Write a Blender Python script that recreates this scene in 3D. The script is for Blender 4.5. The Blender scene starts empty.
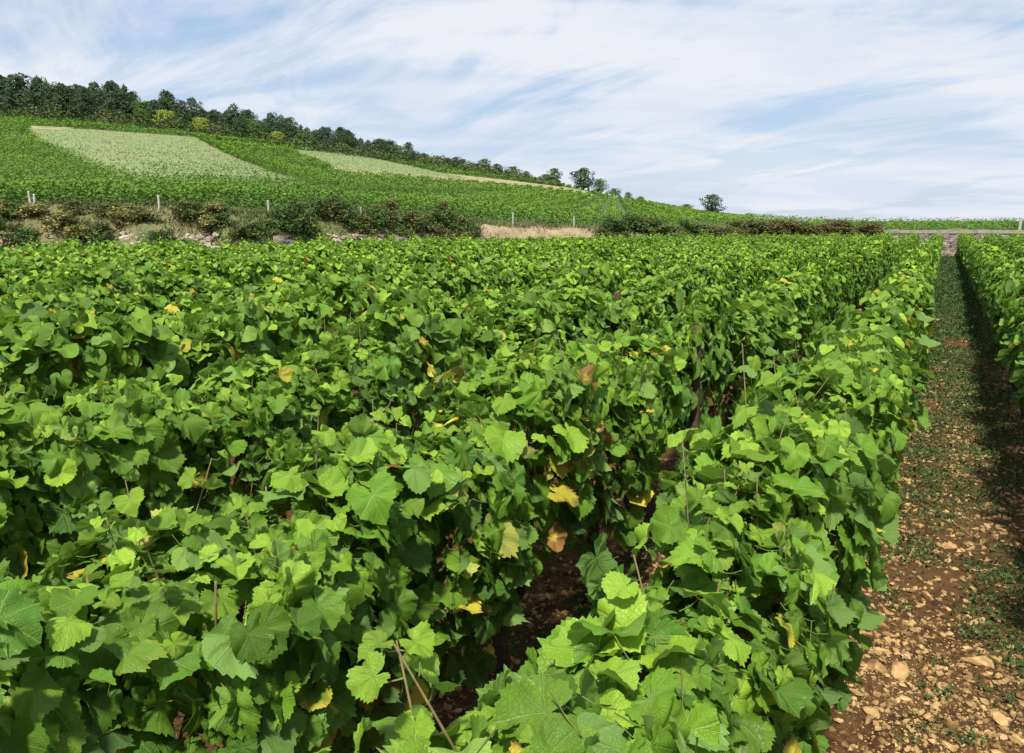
import bpy, math, random
import numpy as np
from mathutils import Vector, Matrix, noise
R = math.radians
rng = np.random.default_rng(7)
random.seed(7)

# ------------------------------------------------------------------ camera, sky, sun, exposure
sc = bpy.context.scene
YAW, PITCH, CAMH, FPX = R(28.0), R(11.22), 1.85, 804.0
cam_d = bpy.data.cameras.new('camera'); cam = bpy.data.objects.new('camera', cam_d)
sc.collection.objects.link(cam); sc.camera = cam
cam_d.sensor_width = 36.0; cam_d.lens = 36.0 * FPX / 1024.0
cam_d.clip_start = 0.02; cam_d.clip_end = 20000
cam.location = (0, 0, CAMH)
cam.rotation_euler = (R(90) - PITCH, 0, YAW)

SUN_EL, SUN_AZ = 58.0, 164.0          # azimuth clockwise from +Y (the direction of the rows)
sd = Vector((math.sin(R(SUN_AZ)) * math.cos(R(SUN_EL)), math.cos(R(SUN_AZ)) * math.cos(R(SUN_EL)), math.sin(R(SUN_EL))))
sun_d = bpy.data.lights.new('sun', 'SUN'); sun = bpy.data.objects.new('sun', sun_d)
sc.collection.objects.link(sun)
sun_d.energy = 3.6; sun_d.angle = R(4.0); sun_d.color = (1.0, 0.95, 0.86)
sun.rotation_euler = sd.to_track_quat('Z', 'Y').to_euler(); sun.location = (20, -20, 40)

sc.view_settings.view_transform = 'Standard'; sc.view_settings.look = 'None'
sc.view_settings.gamma = 1.0; sc.view_settings.use_curve_mapping = False
sc.view_settings.exposure = 1.0
sc.render.engine = 'CYCLES'
try:
    sc.cycles.use_denoising = True
    sc.cycles.max_bounces = 7; sc.cycles.diffuse_bounces = 3; sc.cycles.transmission_bounces = 4
    sc.cycles.transparent_max_bounces = 6
except Exception:
    pass


def nd(nt, typ, **kw):
    n = nt.nodes.new(typ)
    for k, v in kw.items():
        if k in ('inp',):
            for kk, vv in v.items():
                n.inputs[kk].default_value = vv
        else:
            setattr(n, k, v)
    return n


def mth(nt, op, a, b=None, c=None, clamp=False):
    n = nt.nodes.new('ShaderNodeMath'); n.operation = op; n.use_clamp = clamp
    for i, v in enumerate((a, b, c)):
        if v is None: continue
        if isinstance(v, (int, float)): n.inputs[i].default_value = v
        else: nt.links.new(v, n.inputs[i])
    return n.outputs[0]


def mixc(nt, f, a, b, mode='MIX'):
    n = nt.nodes.new('ShaderNodeMix'); n.data_type = 'RGBA'; n.blend_type = mode
    for s, v in ((0, f), (6, a), (7, b)):
        if isinstance(v, (int, float)): n.inputs[s].default_value = v
        elif isinstance(v, tuple): n.inputs[s].default_value = (v + (1,))[:4]
        else: nt.links.new(v, n.inputs[s])
    return n.outputs[2]


def sstep(nt, v, lo, hi, a=0.0, b=1.0):
    n = nt.nodes.new('ShaderNodeMapRange'); n.interpolation_type = 'SMOOTHSTEP'
    nt.links.new(v, n.inputs[0])
    for i, x in zip((1, 2, 3, 4), (lo, hi, a, b)): n.inputs[i].default_value = x
    return n.outputs[0]


world = bpy.data.worlds.new('World'); sc.world = world; world.use_nodes = True
nt = world.node_tree; nt.nodes.clear()
wo = nd(nt, 'ShaderNodeOutputWorld'); bg = nd(nt, 'ShaderNodeBackground'); bg.inputs[1].default_value = 0.1
nt.links.new(bg.outputs[0], wo.inputs[0])
sky = nd(nt, 'ShaderNodeTexSky', sky_type='NISHITA', sun_disc=False)
sky.sun_elevation = R(SUN_EL); sky.sun_rotation = R(SUN_AZ); sky.air_density = 1.0; sky.dust_density = 1.0; sky.ozone_density = 1.2
tc = nd(nt, 'ShaderNodeTexCoord'); sep = nd(nt, 'ShaderNodeSeparateXYZ'); nt.links.new(tc.outputs['Generated'], sep.inputs[0])
zz = mth(nt, 'MAXIMUM', sep.outputs[2], 0.0)
den = mth(nt, 'ADD', zz, 0.16)
cb = nd(nt, 'ShaderNodeCombineXYZ')
nt.links.new(mth(nt, 'DIVIDE', sep.outputs[0], den), cb.inputs[0]); nt.links.new(mth(nt, 'DIVIDE', sep.outputs[1], den), cb.inputs[1])
def cloudnoise(rot, scl, sz, det, rough, dist, off):
    mp = nd(nt, 'ShaderNodeMapping'); mp.vector_type = 'TEXTURE'
    mp.inputs['Rotation'].default_value = (0, 0, R(rot)); mp.inputs['Scale'].default_value = scl; mp.inputs['Location'].default_value = off
    nt.links.new(cb.outputs[0], mp.inputs[0])
    n = nd(nt, 'ShaderNodeTexNoise', inp={'Scale': sz, 'Detail': det, 'Roughness': rough, 'Distortion': dist})
    nt.links.new(mp.outputs[0], n.inputs['Vector']); return n.outputs[0]
n1 = cloudnoise(14, (1.7, 1.0, 1), 1.0, 7, 0.58, 0.9, (2.9, 0.4, 0))
n2 = cloudnoise(152, (2.1, 0.9, 1), 1.9, 9, 0.62, 1.2, (1.3, 0.7, 0))
cl = mth(nt, 'ADD', mth(nt, 'MULTIPLY', n1, 0.55), mth(nt, 'MULTIPLY', n2, 0.45))
mask = sstep(nt, cl, 0.395, 0.565, 0.12, 1.0)
hz = sstep(nt, sep.outputs[2], 0.0, 0.16, 0.65, 0.0)
mask = mth(nt, 'MAXIMUM', mask, hz)
n3 = cloudnoise(30, (1.8, 1.0, 1), 1.4, 4, 0.5, 0.3, (7, 2, 0))
cloud = mixc(nt, sstep(nt, n3, 0.35, 0.65), (3.6, 3.9, 4.5), (4.25, 4.35, 4.65))
blue = mixc(nt, 0.7, sky.outputs[0], (1.6, 2.4, 3.5))
nt.links.new(mixc(nt, mask, blue, cloud), bg.inputs[0])

# ------------------------------------------------------------------ helpers
FW = np.array([-math.sin(YAW), math.cos(YAW)]); RT = np.array([math.cos(YAW), math.sin(YAW)])
def px_to_t(px): return (np.asarray(px, float) - 512.0) / FPX * math.cos(PITCH)
def t_to_px(t): return 512.0 + np.asarray(t, float) * FPX / math.cos(PITCH)
def elev(y):
    a = (np.asarray(y, float) - 376.5) / FPX
    return -(a * math.cos(PITCH) + math.sin(PITCH)) / (math.cos(PITCH) - a * math.sin(PITCH))
def wt(t, w):
    t = np.asarray(t, float); w = np.asarray(w, float)
    return FW[0] * w + RT[0] * t * w, FW[1] * w + RT[1] * t * w
def to_tw(x, y):
    w = FW[0] * x + FW[1] * y; r = RT[0] * x + RT[1] * y
    return r / np.maximum(w, 1e-3), w
def project(x, y, z):
    f = FW[0] * x + FW[1] * y; r = RT[0] * x + RT[1] * y; D = CAMH - z
    dep = f * math.cos(PITCH) + D * math.sin(PITCH)
    return 512 + FPX * r / dep, 376.5 + FPX * (D * math.cos(PITCH) - f * math.sin(PITCH)) / dep, dep


def fieldz(y): return -0.008 * np.clip(y, -20, 70)


ONES = 'zeroth first second third fourth fifth sixth seventh eighth ninth tenth eleventh twelfth thirteenth fourteenth fifteenth sixteenth seventeenth eighteenth nineteenth'.split()
TENS = ' . twenty thirty forty fifty sixty seventy eighty ninety'.split(' ')
def ordinal(n):
    if n < 20: return ONES[n]
    if n >= 100: return 'hundred and ' + ordinal(n - 100) if n > 100 else 'hundredth'
    return (TENS[n // 10][:-1] + 'ieth') if n % 10 == 0 else TENS[n // 10] + '-' + ONES[n % 10]
TENS = ['', '', 'twenty', 'thirty', 'forty', 'fifty', 'sixty', 'seventy', 'eighty', 'ninety']


def tag(o, label=None, cat=None, group=None, kind=None):
    if label: o['label'] = label
    if cat: o['category'] = cat
    if group: o['group'] = group
    if kind: o['kind'] = kind
    return o
def empty(name, loc, rz=0.0):
    o = bpy.data.objects.new(name, None); sc.collection.objects.link(o)
    o.location = loc; o.rotation_euler = (0, 0, rz); o.empty_display_size = 0.1; return o


def mesh_data(name, V, faces, mats, uv=None, col=None, smooth=True, mi=None):
    """V (n,3); faces: list of int arrays (m,k); uv, col per vertex; mi: material index per face array."""
    me = bpy.data.meshes.new(name)
    V = np.ascontiguousarray(V, dtype=np.float32)
    me.vertices.add(len(V)); me.vertices.foreach_set('co', V.ravel())
    loops = np.concatenate([f.ravel() for f in faces]).astype(np.int32)
    tot = np.concatenate([np.full(len(f), f.shape[1]) for f in faces]).astype(np.int32)
    st = np.concatenate([[0], np.cumsum(tot)[:-1]]).astype(np.int32)
    me.loops.add(len(loops)); me.loops.foreach_set('vertex_index', loops)
    me.polygons.add(len(tot)); me.polygons.foreach_set('loop_start', st); me.polygons.foreach_set('loop_total', tot)
    me.polygons.foreach_set('use_smooth', np.full(len(tot), smooth))
    if mi is not None:
        me.polygons.foreach_set('material_index', np.concatenate([np.full(len(f), m) for f, m in zip(faces, mi)]).astype(np.int32))
    if uv is not None:
        l = me.uv_layers.new(name='UVMap'); l.data.foreach_set('uv', np.asarray(uv, np.float32)[loops].ravel())
    if col is not None:
        a = me.color_attributes.new('tint', 'FLOAT_COLOR', 'POINT')
        c = np.ones((len(V), 4), np.float32); c[:, :3] = col; a.data.foreach_set('color', c.ravel())
    for m in (mats if isinstance(mats, (list, tuple)) else [mats]): me.materials.append(m)
    me.update(calc_edges=True)
    return me
def obj(name, me, parent=None, loc=None):
    o = bpy.data.objects.new(name, me); sc.collection.objects.link(o)
    if parent is not None: o.parent = parent
    if loc is not None: o.location = loc
    return o


class Acc:
    def __init__(s): s.V = []; s.F = {}; s.U = []; s.C = []; s.n = 0
    def add(s, V, F, uv=None, col=None, m=0):
        V = np.asarray(V, float); F = np.asarray(F, int)
        s.V.append(V); s.F.setdefault((F.shape[1], m), []).append(F + s.n)
        s.U.append(np.zeros((len(V), 2)) if uv is None else uv)
        s.C.append(np.broadcast_to(np.array([.5, .5, 0.]) if col is None else col, (len(V), 3)))
        s.n += len(V)
    def data(s, name, mats, smooth=True):
        ks = list(s.F)
        return mesh_data(name, np.concatenate(s.V), [np.concatenate(s.F[k]) for k in ks], mats,
                         np.concatenate(s.U), np.concatenate(s.C), smooth, [k[1] for k in ks])


def nrm(v): return v / np.maximum(np.linalg.norm(v, axis=-1, keepdims=True), 1e-9)
def frames(n, d):
    z = nrm(n); y = nrm(d - (d * z).sum(-1, keepdims=True) * z); x = np.cross(y, z)
    return np.stack([x, y, z], axis=-1)          # columns are the axes
def tube(P, rad, sides=5, jit=0.0):
    P = np.asarray(P, float); n = len(P); rad = np.broadcast_to(rad, (n,))
    T = nrm(np.gradient(P, axis=0)); ref = np.array([0.31, 0.9, 0.2]) if abs(T[0][2]) > .8 else np.array([0, 0, 1.])
    A = nrm(np.cross(T, ref)); B = np.cross(T, A)
    an = np.arange(sides) * 2 * math.pi / sides
    rr = rad[:, None] * (1 + jit * rng.standard_normal((n, sides)))
    V = P[:, None] + rr[..., None] * (np.cos(an)[None, :, None] * A[:, None] + np.sin(an)[None, :, None] * B[:, None])
    F = []
    for i in range(n - 1):
        for j in range(sides):
            k = (j + 1) % sides
            F.append((i * sides + j, i * sides + k, (i + 1) * sides + k, (i + 1) * sides + j))
    V = V.reshape(-1, 3)
    V = np.vstack([V, P[0], P[-1]]); b, e = n * sides, n * sides + 1
    for j in range(sides):
        k = (j + 1) % sides
        F.append((b, k, j, j)); F.append((e, (n - 1) * sides + j, (n - 1) * sides + k, (n - 1) * sides + k))
    Q = np.array(F)
    return V, Q


def add_tube(acc, P, rad, sides=5, jit=0.0, col=None, m=0):
    V, Q = tube(P, rad, sides, jit)
    tri = Q[Q[:, 2] == Q[:, 3]][:, :3]; q = Q[Q[:, 2] != Q[:, 3]]
    base = acc.n
    acc.add(V, q, col=col, m=m)
    acc.F.setdefault((3, m), []).append(tri + base)


# ------------------------------------------------------------------ materials
def newmat(name):
    m = bpy.data.materials.new(name); m.use_nodes = True
    t = m.node_tree; b = t.nodes['Principled BSDF']; return m, t, b
def attr(t):
    a = nd(t, 'ShaderNodeAttribute', attribute_name='tint'); s = nd(t, 'ShaderNodeSeparateColor')
    t.links.new(a.outputs['Color'], s.inputs[0]); return s.outputs
def tex(t, typ, scale, vec=None, **inp):
    n = nd(t, typ); n.inputs['Scale'].default_value = scale
    for k, v in inp.items(): n.inputs[k].default_value = v
    if vec is not None: t.links.new(vec, n.inputs['Vector'])
    return n


def leaf_material(name, detail=True, dark=(0.018, 0.078, 0.011), mid=(0.106, 0.228, 0.013), light=(0.27, 0.43, 0.032)):
    m, t, b = newmat(name)
    r, g, bl = attr(t)[:3]
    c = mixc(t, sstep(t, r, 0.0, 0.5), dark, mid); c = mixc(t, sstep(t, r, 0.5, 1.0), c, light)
    geo = nd(t, 'ShaderNodeNewGeometry'); back = geo.outputs['Backfacing']
    uvn = nd(t, 'ShaderNodeUVMap'); su = nd(t, 'ShaderNodeSeparateXYZ'); t.links.new(uvn.outputs[0], su.inputs[0])
    u, v = su.outputs[0], su.outputs[1]; au = mth(t, 'ABSOLUTE', u)
    pos = geo.outputs['Position']
    rad = mth(t, 'SQRT', mth(t, 'ADD', mth(t, 'MULTIPLY', u, u), mth(t, 'MULTIPLY', v, v)))
    nz = tex(t, 'ShaderNodeTexNoise', 24.0, pos, Detail=2.0)
    if detail:
        vein = None
        for ph, wd in ((0, .016), (50, .013), (98, .011), (140, .009)):
            s_, c_ = math.sin(R(ph)), math.cos(R(ph))
            dist = mth(t, 'ABSOLUTE', mth(t, 'SUBTRACT', mth(t, 'MULTIPLY', au, c_), mth(t, 'MULTIPLY', v, s_)))
            along = mth(t, 'ADD', mth(t, 'MULTIPLY', au, s_), mth(t, 'MULTIPLY', v, c_))
            ln = mth(t, 'MULTIPLY', sstep(t, dist, wd * .4, wd * 1.5, 1, 0), sstep(t, along, 0.0, 0.02))
            vein = ln if vein is None else mth(t, 'MAXIMUM', vein, ln)
        sec = mth(t, 'ABSOLUTE', mth(t, 'SUBTRACT', mth(t, 'FRACT', mth(t, 'DIVIDE', mth(t, 'SUBTRACT', v, mth(t, 'MULTIPLY', au, .95)), .15)), .5))
        sec = mth(t, 'MULTIPLY', sstep(t, sec, 0.0, 0.07, 1, 0), 0.5)
        vv = mth(t, 'MAXIMUM', vein, sec)
        vor = tex(t, 'ShaderNodeTexVoronoi', 13.0, uvn.outputs[0]); vor.feature = 'DISTANCE_TO_EDGE'
        cell = sstep(t, vor.outputs['Distance'], 0.0, 0.12)
        c = mixc(t, mth(t, 'MULTIPLY', mth(t, 'SUBTRACT', 1.0, cell), .17), c, (0.13, 0.25, 0.05))
        c = mixc(t, mth(t, 'MULTIPLY', vv, .42), c, (0.26, 0.38, 0.09))
        bp = nd(t, 'ShaderNodeBump'); bp.inputs['Strength'].default_value = 0.65; bp.inputs['Distance'].default_value = 0.003
        h = mth(t, 'SUBTRACT', mth(t, 'ADD', mth(t, 'MULTIPLY', cell, .35), mth(t, 'MULTIPLY', nz.outputs[0], 1.2)), mth(t, 'MULTIPLY', vv, .7))
        t.links.new(h, bp.inputs['Height']); t.links.new(bp.outputs[0], b.inputs['Normal'])
    # yellowing and browning from the margin inward, amount in blue channel
    age = mth(t, 'ADD', mth(t, 'MULTIPLY', bl, 1.5), mth(t, 'SUBTRACT', mth(t, 'ADD', mth(t, 'MULTIPLY', rad, .6), mth(t, 'MULTIPLY', nz.outputs[0], .5)), .75))
    pale = mth(t, 'MULTIPLY', sstep(t, age, .18, .6), sstep(t, bl, 0.05, 0.2))
    brown = mth(t, 'MULTIPLY', sstep(t, age, .93, 1.15), sstep(t, bl, 0.25, 0.45))
    c = mixc(t, pale, c, (0.55, 0.47, 0.05))
    c = mixc(t, brown, c, (0.26, 0.12, 0.035))
    sp = tex(t, 'ShaderNodeTexNoise', 150.0, pos, Detail=1.0); sp2 = tex(t, 'ShaderNodeTexNoise', 9.0, pos, Detail=2.0)
    c = mixc(t, mth(t, 'MULTIPLY', sstep(t, sp.outputs[0], .66, .72), sstep(t, sp2.outputs[0], .50, .62, 0, .75)), c, (.20, .13, .04))
    c = mixc(t, mth(t, 'MULTIPLY', sstep(t, nz.outputs[0], .45, .7), .12), c, (.20, .28, .12))
    # underside is paler and greyer
    cu = mixc(t, 0.5, c, (0.17, 0.29, 0.09))
    c2 = mixc(t, back, c, cu)
    br = mth(t, 'ADD', 0.72, mth(t, 'MULTIPLY', g, 0.56))
    vm = nd(t, 'ShaderNodeVectorMath', operation='SCALE'); t.links.new(c2, vm.inputs[0]); t.links.new(br, vm.inputs['Scale'])
    t.links.new(vm.outputs[0], b.inputs['Base Color'])
    t.links.new(mth(t, 'ADD', mth(t, 'MULTIPLY', back, .3), mth(t, 'ADD', .30, mth(t, 'MULTIPLY', nz.outputs[0], .4))), b.inputs['Roughness'])
    b.inputs['Specular IOR Level'].default_value = 0.28
    tr = nd(t, 'ShaderNodeBsdfTranslucent')
    tcol = mixc(t, 0.55, vm.outputs[0], (0.26, 0.42, 0.02)); t.links.new(tcol, tr.inputs[0])
    ms = nd(t, 'ShaderNodeMixShader'); ms.inputs[0].default_value = 0.33
    t.links.new(b.outputs[0], ms.inputs[1]); t.links.new(tr.outputs[0], ms.inputs[2])
    t.links.new(ms.outputs[0], t.nodes['Material Output'].inputs[0])
    return m


def foliage_material(name, a, b_, c_, trans=0.2):
    """far foliage: colour between three tones by the tint attribute"""
    m, t, b = newmat(name)
    r, g, bl = attr(t)[:3]
    c = mixc(t, sstep(t, r, 0, .5), a, b_); c = mixc(t, sstep(t, r, .5, 1), c, c_)
    br = mth(t, 'ADD', 0.65, mth(t, 'MULTIPLY', g, 0.7))
    vm = nd(t, 'ShaderNodeVectorMath', operation='SCALE'); t.links.new(c, vm.inputs[0]); t.links.new(br, vm.inputs['Scale'])
    t.links.new(vm.outputs[0], b.inputs['Base Color']); b.inputs['Roughness'].default_value = .7
    b.inputs['Specular IOR Level'].default_value = .2
    tr = nd(t, 'ShaderNodeBsdfTranslucent'); t.links.new(vm.outputs[0], tr.inputs[0])
    ms = nd(t, 'ShaderNodeMixShader'); ms.inputs[0].default_value = trans
    t.links.new(b.outputs[0], ms.inputs[1]); t.links.new(tr.outputs[0], ms.inputs[2])
    t.links.new(ms.outputs[0], t.nodes['Material Output'].inputs[0])
    return m


def rough_mat(name, c1, c2, scale, c3=None, s3=3.0, bump=.5, bd=.02, rough=.9, use_tint=False):
    m, t, b = newmat(name)
    geo = nd(t, 'ShaderNodeNewGeometry'); pos = geo.outputs['Position']
    n = tex(t, 'ShaderNodeTexNoise', scale, pos, Detail=6.0, Roughness=.65)
    c = mixc(t, sstep(t, n.outputs[0], .35, .65), c1, c2)
    if c3 is not None:
        n2 = tex(t, 'ShaderNodeTexNoise', s3, pos, Detail=4.0)
        c = mixc(t, sstep(t, n2.outputs[0], .48, .62), c, c3)
    if use_tint:
        r, g, bl = attr(t)[:3]
        vm = nd(t, 'ShaderNodeVectorMath', operation='SCALE'); t.links.new(c, vm.inputs[0])
        t.links.new(mth(t, 'ADD', .55, mth(t, 'MULTIPLY', g, .9)), vm.inputs['Scale']); c = vm.outputs[0]
    t.links.new(c, b.inputs['Base Color']); b.inputs['Roughness'].default_value = rough
    b.inputs['Specular IOR Level'].default_value = .2
    bp = nd(t, 'ShaderNodeBump'); bp.inputs['Strength'].default_value = bump; bp.inputs['Distance'].default_value = bd
    t.links.new(n.outputs[0], bp.inputs['Height']); t.links.new(bp.outputs[0], b.inputs['Normal'])
    return m


M_leaf = leaf_material('vine_leaf')
M_leaf_far = leaf_material('vine_leaf_plain', detail=False)
M_petiole = rough_mat('petiole', (.16, .13, .04), (.13, .20, .04), 30, bump=.1, rough=.5)
M_cane = rough_mat('cane', (.17, .13, .055), (.11, .09, .035), 60, bump=.3, bd=.002, rough=.6)
M_bark = rough_mat('vine_bark', (.035, .024, .018), (.09, .065, .048), 70, bump=1.0, bd=.01)
M_soil = rough_mat('red_soil', (.040, .020, .007), (.115, .058, .020), 22, (.095, .051, .018), 1.4, bump=1.0, bd=.03)
M_stone = rough_mat('limestone', (.29, .175, .07), (.41, .275, .125), 30, (.19, .11, .042), 9, bump=.4, bd=.006, use_tint=True)
M_wall = rough_mat('wall_stone', (.24, .21, .17), (.36, .31, .25), 6, (.17, .15, .12), 3, bump=.5, bd=.02, use_tint=True)
M_cope = rough_mat('coping_stone', (.26, .215, .19), (.34, .285, .255), 5, (.20, .17, .155), 1.5, bump=.4, bd=.02)
M_hill = rough_mat('hill_ground', (.045, .085, .018), (.06, .11, .022), .5, (.075, .075, .03), .09, bump=.4, bd=.1)
M_bank = rough_mat('bank_ground', (.17, .15, .075), (.09, .11, .04), 2.2, (.12, .14, .05), .6, bump=1.0, bd=.1)
M_clay = rough_mat('bare_bank_face', (.32, .24, .15), (.22, .17, .10), 3.0, (.26, .20, .12), .9, bump=1.0, bd=.08)
M_fallow = rough_mat('fallow_parcel', (.145, .195, .075), (.18, .23, .09), 1.4, (.19, .20, .085), .12, bump=.5, bd=.1)
M_tan = rough_mat('bare_strip', (.33, .26, .13), (.24, .22, .10), .6, (.15, .19, .07), .35, bump=.5, bd=.1)
M_wood = rough_mat('grey_post', (.40, .38, .34), (.55, .53, .50), 15, bump=.3, bd=.004)
M_darkpost = rough_mat('dark_post', (.055, .035, .025), (.10, .065, .045), 40, bump=.6, bd=.004)
M_white = rough_mat('pale_post', (.36, .34, .30), (.46, .44, .40), 12, bump=.2, bd=.004)
M_pine = foliage_material('pine_foliage', (.034, .060, .028), (.050, .082, .036), (.075, .112, .046))
M_broad = foliage_material('broadleaf_foliage', (.035, .075, .018), (.060, .12, .025), (.10, .17, .035))
M_yellow = foliage_material('yellow_foliage', (.14, .20, .03), (.24, .30, .04), (.32, .36, .06))
M_scrub = foliage_material('scrub_foliage', (.060, .088, .024), (.11, .13, .036), (.18, .17, .055))
M_bramble = foliage_material('bramble_foliage', (.070, .070, .026), (.12, .105, .038), (.19, .15, .06))
M_drygrass = foliage_material('dry_grass', (.10, .13, .04), (.24, .22, .10), (.42, .35, .19), .3)
M_weed = foliage_material('weed_leaf', (.030, .060, .018), (.055, .100, .025), (.11, .155, .04))
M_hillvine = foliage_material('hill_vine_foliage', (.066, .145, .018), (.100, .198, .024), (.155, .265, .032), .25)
M_trunk = rough_mat('tree_bark', (.07, .05, .035), (.13, .10, .07), 5, bump=.5, bd=.03)
mg, tg, bgp = newmat('grape_skin'); bgp.inputs['Base Color'].default_value = (.010, .008, .022, 1); bgp.inputs['Roughness'].default_value = .45
mw, tw_, bw = newmat('galvanised_wire'); bw.inputs['Base Color'].default_value = (.55, .55, .55, 1); bw.inputs['Metallic'].default_value = .6; bw.inputs['Roughness'].default_value = .4

# ------------------------------------------------------------------ terrain
BX = np.array([-60, -28, -20, -16.5, -15.2, -10.4, -3.6, 3.7, 12, 60.])
BY = np.array([-25, 1, 11.5, 16, 28, 38.5, 50.6, 53.6, 56.5, 70.])
_bt, _bw = to_tw(BX, BY)
_ok = _bw > 3
_tt = np.array([-1.8] + list(_bt[_ok]) + [2.0]); _ww = np.array([_bw[_ok][0]] + list(_bw[_ok]) + [_bw[_ok][-1]])
_o = np.argsort(_tt); _tt, _ww = _tt[_o], _ww[_o]
def wb(t):                                           # distance of the field's far edge
    a = 0
    for d in (-.03, 0, .03): a = a + np.interp(np.asarray(t) + d, _tt, _ww)
    return a / 3 + .6
def bank_w(t): return np.interp(t_to_px(t), [-300, 300, 560, 700, 860, 880], [4.0, 3.6, 3.0, 2.6, 1.6, .45])
def banktop_z(t):
    px = t_to_px(t)
    y = np.interp(px, [-300, 0, 200, 300, 420, 500, 600, 700, 860, 1100], [204, 209, 211, 215, 220, 225, 229, 231, 230, 230])
    return CAMH + elev(y) * (wb(t) + bank_w(t))
WR = 250.0
def sky_z(t):
    px = t_to_px(t)
    y = np.interp(px, [-400, -100, 0, 100, 200, 300, 400, 500, 560, 620, 700, 745, 800, 1100],
                  [80, 100, 110, 117, 129, 144, 158, 174.5, 184.5, 197.5, 212.5, 217.6, 221, 221])
    return CAMH + elev(y) * WR
def hz_(t, w):
    """height of the land beyond the field"""
    t = np.asarray(t, float); w = np.asarray(w, float)
    w0 = wb(t); w1 = w0 + bank_w(t); z1 = banktop_z(t)
    x, y = wt(t, w0); z0 = fieldz(y) - .02
    zs = sky_z(t)
    s = np.clip((w - w1) / (WR - w1), 0, 1)
    hill = z1 + (zs - z1) * (.35 * s + .65 * s ** 1.45)
    px = t_to_px(t)
    dip = np.where(px > 745, -1.2, 0) * np.sin(np.clip((w - w1) / 60, 0, 1) * math.pi * .5) * np.clip((px - 745) / 100, 0, 1) * (1 - s)
    hill = hill + dip
    b = np.clip((w - w0) / (w1 - w0), 0, 1); b = b * b * (3 - 2 * b)
    z = np.where(w < w1, z0 + (z1 - z0) * b, hill)
    return np.where(w > WR, zs - .045 * (w - WR), z)
def ground_at(x, y):
    t, w = to_tw(x, y)
    return np.where(w > wb(t), hz_(t, w), fieldz(y))
def unproject_hill(px, y):
    t = px_to_t(px); e = elev(y); ws = np.concatenate([np.arange(18, 60, .25), np.arange(60, 252, 1.0)])
    z = hz_(t, ws); d = CAMH + e * ws - z
    ok = np.where((d[:-1] > 0) & (d[1:] <= 0) & (ws[:-1] > wb(t) + bank_w(t)))[0]
    if len(ok) == 0: w = WR
    else:
        i = ok[0]; w = ws[i] + (ws[i + 1] - ws[i]) * d[i] / (d[i] - d[i + 1])
    return float(t), float(w)

def grid_faces(nu, nv):
    i = np.arange(nu - 1)[:, None] * nv + np.arange(nv - 1)[None, :]
    return np.stack([i, i + nv, i + nv + 1, i + 1], -1).reshape(-1, 4)
ts = np.linspace(-1.75, 1.6, 360)
svals = np.concatenate([np.linspace(0, 1, 14), ])
V = []
hill_w = np.concatenate([np.linspace(.5, 30, 30), np.linspace(34, 225, 60)])
for t in ts:
    w0 = wb(t); w1 = w0 + bank_w(t)
    ws = np.concatenate([w0 + (w1 - w0) * np.linspace(0, 1, 16), w1 + (WR - w1) * np.linspace(0, 1, 90)[1:], [260, 280, 320, 500, 1200, 4000]])
    x, y = wt(np.full(len(ws), t), ws); z = hz_(np.full(len(ws), t), ws)
    nb = np.array([noise.fractal((px_ * .9, py_ * .9, 0), 1., 2., 4) for px_, py_ in zip(x[1:15], y[1:15])])
    z[1:15] += nb * .22
    V.append(np.stack([x, y, z], 1))
V = np.array(V); nr = V.shape[1]
F = grid_faces(len(ts), nr)
col_i = (F[:, 0] % nr) < 15
FB, FH = F[col_i], F[~col_i]
def sub(Vf, Fx):
    u, inv = np.unique(Fx, return_inverse=True); return Vf[u], inv.reshape(Fx.shape)
Vf = V.reshape(-1, 3)
v_, f_ = sub(Vf, FH); tag(obj('hillside', mesh_data('hillside', v_, [f_], M_hill)), kind='structure')
pxc = t_to_px(to_tw(Vf[FB[:, 0], 0], Vf[FB[:, 0], 1])[0])
bank_mesh_v, f_ = sub(Vf, FB)
cl_ = ((pxc > 468) & (pxc < 596)).astype(int)
tag(obj('bank', mesh_data('bank', bank_mesh_v, [f_[cl_ == 0], f_[cl_ == 1]], [M_bank, M_clay], mi=[0, 1])), kind='structure')

# field ground: one sheet, dense where it is close to the camera
def ax(*segs):
    out = []
    for a, b, n in segs: out += list(np.linspace(a, b, n, endpoint=False))
    return np.array(out + [segs[-1][1]])
xs = ax((-150, -20, 10), (-20, -4, 20), (-4, -2, 40), (-2, 1.6, 170), (1.6, 6, 30), (6, 150, 14))
ys = ax((-120, -2, 12), (-2, .6, 12), (.6, 6.5, 230), (6.5, 14, 110), (14, 40, 60), (40, 62, 14))
X, Y = np.meshgrid(xs, ys, indexing='ij')
Z = fieldz(Y).copy()
near = (X > -4.2) & (X < 2) & (Y > .4) & (Y < 20)
zi = np.array([noise.fractal((a * 2.2, b * 2.2, 3.), 1., 2., 3) * .03 + noise.noise((a * 14, b * 14, 1.)) * .012 + abs(noise.noise((a * 30, b * 30, 5.))) * .010 for a, b in zip(X[near], Y[near])])
Z[near] += zi
Zb = Z
tag(obj('ground', mesh_data('ground', np.stack([X, Y, Z], -1).reshape(-1, 3), [grid_faces(len(xs), len(ys))], M_soil)), kind='structure')
from bisect import bisect
def soil_z(x, y):
    i = np.clip(np.searchsorted(xs, x) - 1, 0, len(xs) - 2); j = np.clip(np.searchsorted(ys, y) - 1, 0, len(ys) - 2)
    a = (x - xs[i]) / (xs[i + 1] - xs[i]); b = (y - ys[j]) / (ys[j + 1] - ys[j])
    return Zb[i, j] * (1 - a) * (1 - b) + Zb[i + 1, j] * a * (1 - b) + Zb[i, j + 1] * (1 - a) * b + Zb[i + 1, j + 1] * a * b

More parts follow.
